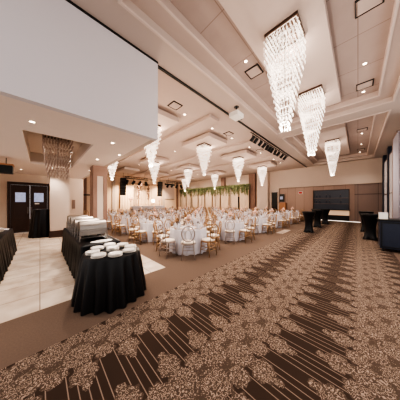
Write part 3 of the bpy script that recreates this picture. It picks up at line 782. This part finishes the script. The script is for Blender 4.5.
# cocktail tables in stretch covers
def cocktail(loc, label, h=1.09, r=.30, rb=.235, first=[None]):
    t = thing('cocktail_table', label, 'table', loc, random.random(), 'black spandex cocktail tables')
    bm = bmesh.new(); n = 32; rings = []
    prof = [(r, h), (r, h-.03), (.265, h-.14), (.205, h*.7), (.175, h*.5), (.178, h*.3), (.2, h*.13), (rb, .02), (rb, .005)]
    for rr, z in prof:
        ring = []
        for k in range(n):
            a = 2*PI*k/n; q = max(0, (h*.5-z)/(h*.5)); m_ = 1+.22*q*math.cos(4*a)
            ring.append(bm.verts.new((rr*m_*math.cos(a), rr*m_*math.sin(a), z+(.05*q*(1-math.cos(4*a))/2 if z < .03 else 0))))
        rings.append(ring)
    bm.faces.new(rings[0]); bm.faces.new(list(reversed(rings[-1])))
    for A, B in zip(rings, rings[1:]):
        for k in range(n): bm.faces.new((A[k], B[k], B[(k+1) % n], A[(k+1) % n]))
    obj('stretch_cover', bm, M['blackcloth'], t, smooth=True)
    bm = bmesh.new(); lathe(bm, [(r+.005, h+.001), (r+.005, h+.012)], n=32); obj('table_top', bm, M['black'], t)
    return t
cocktail((10.2, 1.88, 0), 'black spandex cocktail table in front and leftmost of the three by the bar')
cocktail((12.6, 1.85, 0), 'middle one of three black spandex cocktail tables before the bar')
cocktail((14.8, 1.72, 0), 'black spandex cocktail table closest to the far bar, rightmost of three')
cocktail((10.1, -.38, 0), 'black spandex cocktail table directly left of the dark portable bar')
cocktail((12.6, -.32, 0), 'black spandex cocktail table just behind the one beside the portable bar')
cloth_table('tall_draped_table', 'tall round table in a black floor-length cloth before the right door leaf', 'table', (.1, 10.6, 0), .33, .33, 1.28, M['blackcloth'], True, flare=.13, folds=13, amp=.03, res=150)

# portable bar at right
pb = thing('portable_bar', 'dark navy portable bar counter on casters at the right edge', 'bar', (7.95, -.52, 0))
bm = bmesh.new(); bx(bm, 0, .62, -1.5, 0, .1, 1.0)
obj('bar_body', bm, M['navy'], pb, bevel=.01)
box('bar_top', M['black'], -.04, .66, -1.54, .04, 1.0, 1.05, pb, bevel=.008)
bm = bmesh.new(); bx(bm, -.015, -.001, -.05, -.02, .14, .96); bx(bm, -.015, -.001, -1.48, -1.45, .14, .96); bx(bm, -.015, -.001, -1.45, -.05, .14, .17); bx(bm, -.015, -.001, -1.45, -.05, .93, .96); bx(bm, -.015, -.001, -.77, -.74, .17, .93)
obj('front_moulding', bm, M['black'], pb)
for a in (.06, .56):
    for b in (-.07, -1.43):
        bm = bmesh.new(); lathe(bm, [(.045, -.02), (.045, .02)], n=14); bmesh.ops.rotate(bm, verts=bm.verts[:], cent=(0, 0, 0), matrix=Matrix.Rotation(PI/2, 3, 'X')); bmesh.ops.translate(bm, verts=bm.verts[:], vec=(a, b, .046)); bx(bm, a-.025, a+.025, b-.025, b+.025, .08, .1)
        obj('caster', bm, M['black'], pb)
nb = thing('napkin_box', 'white box standing on the near corner of the portable bar', 'box', (8.12, -.6, 1.052))
box('box_body', M['white'], -.1, .1, -.1, .1, 0, .2, nb, bevel=.005); box('box_lid', M['linen'], -.105, .105, -.105, .105, .2, .215, nb)

# ------------------------------------------------------------------ banquet chairs
def leg_bm(x, y, splay):
    bm = bmesh.new(); tube(bm, [(x*1.08*splay, y*1.1*splay, 0), (x, y, .25), (x*.96, y*.96, .43)], [.011, .015, .019], 6); return bm
def oval(cz, rx, rz_, n=20, y=-.2, lean=.10):
    return [(rx*math.sin(2*PI*k/n), y-lean*((cz+rz_*math.cos(2*PI*k/n))-.46), cz+rz_*math.cos(2*PI*k/n)) for k in range(n)]
def back_bm(res=20, full=True):
    bm = bmesh.new()
    tube(bm, oval(.74, .178, .215, res), .017, 6, True)
    tube(bm, oval(.70, .085, .15, max(10, res-6)), .008, 5, True)
    for s in (-1, 1):
        tube(bm, [(s*.15, -.19, .44), (s*.13, -.2, .60)], .012, 5)
        if full: tube(bm, [(s*.085, -.225, .70), (s*.13, -.235, .85)], .006, 4)
    if full: tube(bm, [(0, -.235, .85), (0, -.25, .95)], .006, 4)
    return bm
def seat_frame_bm(n=20):
    bm = bmesh.new(); lathe(bm, [(.2, .415), (.215, .42), (.215, .445), (.2, .45)], n=n); return bm
def cushion_bm(n=20):
    bm = bmesh.new(); lathe(bm, [(.19, .451), (.205, .465), (.2, .485), (.15, .498), (.05, .502)], n=n); return bm
def stretch_bm():
    bm = bmesh.new()
    for z in (.17, .27):
        for a, b in (((-.16, .16), (.16, .16)), ((-.16, -.16), (.16, -.16)), ((-.16, -.16), (-.16, .16)), ((.16, -.16), (.16, .16))):
            tube(bm, [(*a, z), (*b, z)], .008, 5)
    return bm
def make_chair(metal):
    t = thing('banquet_chair', 'x', 'chair', (0, 0, 0))
    obj('seat_frame', seat_frame_bm(), metal, t, smooth=False); obj('seat_cushion', cushion_bm(), M['cushion'], t, smooth=True)
    obj('oval_back', back_bm(), metal, t, smooth=True)
    for a in (-1, 1):
        for b in (-1, 1): obj('leg', leg_bm(a*.16, b*.16, 1.05), metal, t, smooth=True)
    obj('stretcher', stretch_bm(), metal, t)
    return t
def make_far_chair(metal):
    bm = back_bm(12, False)
    lathe(bm, [(.2, .415), (.215, .445)], n=10)
    for a in (-1, 1):
        for b in (-1, 1): tube(bm, [(a*.175, b*.175, 0), (a*.155, b*.155, .42)], .016, 4)
        tube(bm, [(a*.16, -.16, .22), (a*.16, .16, .22)], .009, 4)
    tube(bm, [(-.16, -.16, .22), (.16, -.16, .22)], .009, 4)
    nf_ = len(bm.faces)
    lathe(bm, [(.19, .451), (.205, .47), (.15, .498)], n=10)
    o = obj('banquet_chair', bm, metal, smooth=True); o.data.materials.append(M['cushion'])
    # cushion faces are the last ones of the mesh
    for p_ in o.data.polygons:
        zc = sum(o.data.vertices[v].co.z for v in p_.vertices)/len(p_.vertices)
        rmax = max(math.hypot(o.data.vertices[v].co.x, o.data.vertices[v].co.y) for v in p_.vertices)
        if zc > .45 and zc < .5 and rmax < .206 and p_.index >= nf_-40: p_.material_index = 1
    tag(o, 'x', 'chair'); return o
near_src = make_chair(M['silver']); gold_src = make_chair(M['gold'])
far_src = make_far_chair(M['gold'])
used = {}
def put_chair(kind, x, y, rz, label, group):
    src = {'near': near_src, 'gold': gold_src, 'far': far_src}[kind]
    if kind not in used:
        used[kind] = 1; src.location = (x, y, 0); src.rotation_euler = (0, 0, rz); src['label'] = label; src['group'] = group; return src
    if kind == 'far':
        o = src.copy(); COL.objects.link(o); o.location = (x, y, 0); o.rotation_euler = (0, 0, rz); o['label'] = label; o['group'] = group; return o
    return dup(src, (x, y, 0), rz, label, group)

# ------------------------------------------------------------------ banquet tables and their settings
TX = [3.6, 6.05, 8.5, 10.9, 13.3, 15.65]; TY = [4.12, 6.37, 8.6, 10.83, 13.06, 15.29]
colw = ['%s column from foyer' % q for q in ('first', 'second', 'third', 'fourth', 'fifth', 'sixth')]
roww = ['front row', 'second row', 'third row', 'fourth row', 'fifth row', 'rearmost row']
dirw = ['far-wall', 'wall-and-stage', 'stage', 'stage-and-foyer', 'foyer', 'foyer-and-corridor', 'corridor', 'corridor-and-wall']
TR = .615
src_cloth = {}
def share(key, maker, name, loc, rz, label, cat, group):
    if key not in src_cloth:
        o = maker(); src_cloth[key] = o
    else:
        o = src_cloth[key].copy(); COL.objects.link(o)
        for c_ in src_cloth[key].children:
            d_ = c_.copy(); COL.objects.link(d_); d_.parent = o
    o.location = loc; o.rotation_euler = (0, 0, rz); tag(o, label, cat, group); return o
def mk_table():
    t = thing('banquet_table', 'x', 'table')
    bm = bmesh.new(); lathe(bm, [(TR-.02, .72), (TR-.02, .745)], n=32); obj('table_top', bm, M['tan'], t)
    for k in range(4):
        a = PI/4+k*PI/2; bm = bmesh.new(); tube(bm, [(.4*math.cos(a), .4*math.sin(a), 0), (.4*math.cos(a), .4*math.sin(a), .72)], .02, 6); obj('leg', bm, M['steel'], t)
    return t
def mk_cloth(): return skirt('tablecloth', TR, TR, .75, .015, M['linen'], round_=True, folds=16, amp=.03, res=128)
def mk_plate():
    return obj('charger_plate', plate_bm(.135, .014), M['gold'], smooth=True)
def mk_napkin():
    bm = bmesh.new(); n = 10
    t_ = bm.verts.new((0, 0, .19)); r_ = [bm.verts.new((.055*(1+.35*(k % 2))*math.cos(2*PI*k/n), .055*(1+.35*(k % 2))*math.sin(2*PI*k/n), 0)) for k in range(n)]
    m_ = [bm.verts.new((.03*(1+.5*(k % 2))*math.cos(2*PI*k/n), .03*(1+.5*(k % 2))*math.sin(2*PI*k/n), .1)) for k in range(n)]
    for k in range(n): bm.faces.new((r_[k], r_[(k+1) % n], m_[(k+1) % n], m_[k])); bm.faces.new((m_[k], m_[(k+1) % n], t_))
    bm.faces.new(list(reversed(r_)))
    return obj('folded_napkin', bm, M['linen'])
def mk_glass():
    bm = bmesh.new(); lathe(bm, [(.034, 0), (.034, .003), (.005, .008), (.005, .085), (.03, .115), (.038, .15), (.032, .19)], n=10, cap=False)
    return obj('wine_glass', bm, M['glass'], smooth=True)
def mk_centre():
    t = thing('centrepiece', 'x', 'centrepiece')
    bm = bmesh.new(); lathe(bm, [(.07, 0), (.075, .01), (.02, .03), (.015, .2), (.06, .26)], n=14); obj('vase', bm, M['gold'], t, smooth=True)
    bm = bmesh.new(); clump(bm, 0, 0, .33, .12, 16); obj('flowers', bm, M['flower'], t)
    return t
ORD = ['near-left', 'near', 'near-right', 'right']
for j, ty in enumerate(TY):
    for i, tx in enumerate(TX):
        x = tx+random.uniform(-.02, .02); y = ty+random.uniform(-.02, .02)
        where = '%s, %s' % (roww[j], colw[i])
        share('table', mk_table, 'banquet_table', (x, y, 0), 0, 'round folding banquet table under white cloth, '+where, 'table', 'banquet tables')
        share('cloth', mk_cloth, 'tablecloth', (x, y, 0), random.random()*6, 'white floor-length tablecloth, round table, '+where, 'tablecloth', 'white tablecloths')
        off = math.atan2(-y, -x) if j == 0 else PI/8+random.uniform(-.03, .03)
        for k in range(8):
            a = off+k*PI/4
            kind = ('near' if (k in (0, 7)) else 'gold') if (j == 0 or i == 0 and j < 4) else ('gold' if j == 1 else 'far')
            cxx = x+.87*math.cos(a); cyy = y+.87*math.sin(a)
            rz = a+PI/2+random.uniform(-.04, .04)
            sd = dirw[int(round((a % (2*PI))/(PI/4))) % 8]
            put_chair(kind, cxx, cyy, rz, '%s oval-back chair, %s side of table, %s' % ('silvery' if kind == 'near' else 'gold', sd, where), 'chairs of the banquet tables')
            px_, py_ = x+.45*math.cos(a), y+.45*math.sin(a)
            share('plate', mk_plate, 'charger_plate', (px_, py_, .7515), 0, 'gold charger plate, %s side of table, %s' % (sd, where), 'plate', 'charger plates')
            share('nap', mk_napkin, 'folded_napkin', (px_, py_, .7585), a, 'white standing napkin, %s side of table, %s' % (sd, where), 'napkin', 'standing napkins')
            b_ = a+.39
            share('glass', mk_glass, 'wine_glass', (x+.37*math.cos(b_), y+.37*math.sin(b_), .7515), 0, 'clear wine glass, %s side of table, %s' % (sd, where), 'glass', 'wine glasses')
        share('centre', mk_centre, 'centrepiece', (x, y, .7515), 0, 'gold vase of blush flowers on table, '+where, 'centrepiece', 'table centrepieces')

# ------------------------------------------------------------------ light
w = bpy.data.worlds.new('World'); scn.world = w; w.use_nodes = True
w.node_tree.nodes['Background'].inputs[0].default_value = (1.0, .93, .90, 1); w.node_tree.nodes['Background'].inputs[1].default_value = 1.0
def lamp(kind, loc, power, col=(1, .82, .66), size=.05, rot=None, **k):
    l = bpy.data.lights.new('lamp', kind); l.energy = power; l.color = col
    if kind == 'AREA': l.shape = 'DISK'; l.size = size
    else: l.shadow_soft_size = size
    for a, v in k.items(): setattr(l, a, v)
    o = bpy.data.objects.new('lamp', l); COL.objects.link(o); o.location = loc
    if rot: o.rotation_euler = rot
    return o
for x, y in ((3.56, 1.07), (6.1, 1.05), (11.65, 1.02)):
    lamp('POINT', (x, y, 3.0), 60, (1, .88, .78), .04)
    lamp('POINT', (x+.45, y, 4.75), 12, (1, .85, .74), .03)
for i, x in enumerate(PX):
    for j, y in enumerate(PY):
        if j == 2 and i < 3: continue
        lamp('POINT', (x, y, 2.93), 95 if j < 2 else 140, (1, .83, .68), .04)
        lamp('POINT', (x+.45, y, 4.5), 10, (1, .80, .64), .03)
for x, y, z, lab, gr in DL:
    lamp('SPOT', (x, y, z-.03), 110 if z < 4 else 110, (1, .88, .77), .02, spot_size=1.9, spot_blend=.8)
lamp('POINT', (11.35, 20.4, 1.73), 60, (1, .8, .6), .1)
for x in (7.6, 9.2, 12.8): lamp('SPOT', (x, 19.6, 4.4), 900, (1, .80, .60), .08, rot=(math.radians(35), 0, 0), spot_size=1.6, spot_blend=.8)

for y in (10.5, 13.5, 16.5, 19.5): lamp('SPOT', (15.4, y, 4.88), 260, (1, .84, .68), .03, rot=(0, -math.radians(35), 0), spot_size=1.7, spot_blend=.8)  # added spots without fixtures, to brighten the drapes behind the greenery
# ------------------------------------------------------------------ camera
cam = bpy.data.cameras.new('Camera'); co = bpy.data.objects.new('Camera', cam); COL.objects.link(co)
cam.sensor_width = 36; cam.lens = 36*159/400; cam.clip_start = .05; cam.shift_y = .005
ang = math.atan2(.7047, .7095)
co.location = (0, 0, 1.62); co.rotation_euler = (PI/2, 0, ang-PI/2)
scn.camera = co
scn.view_settings.view_transform = 'AgX'
scn.view_settings.look = 'AgX - High Contrast'
scn.view_settings.exposure = 0.12
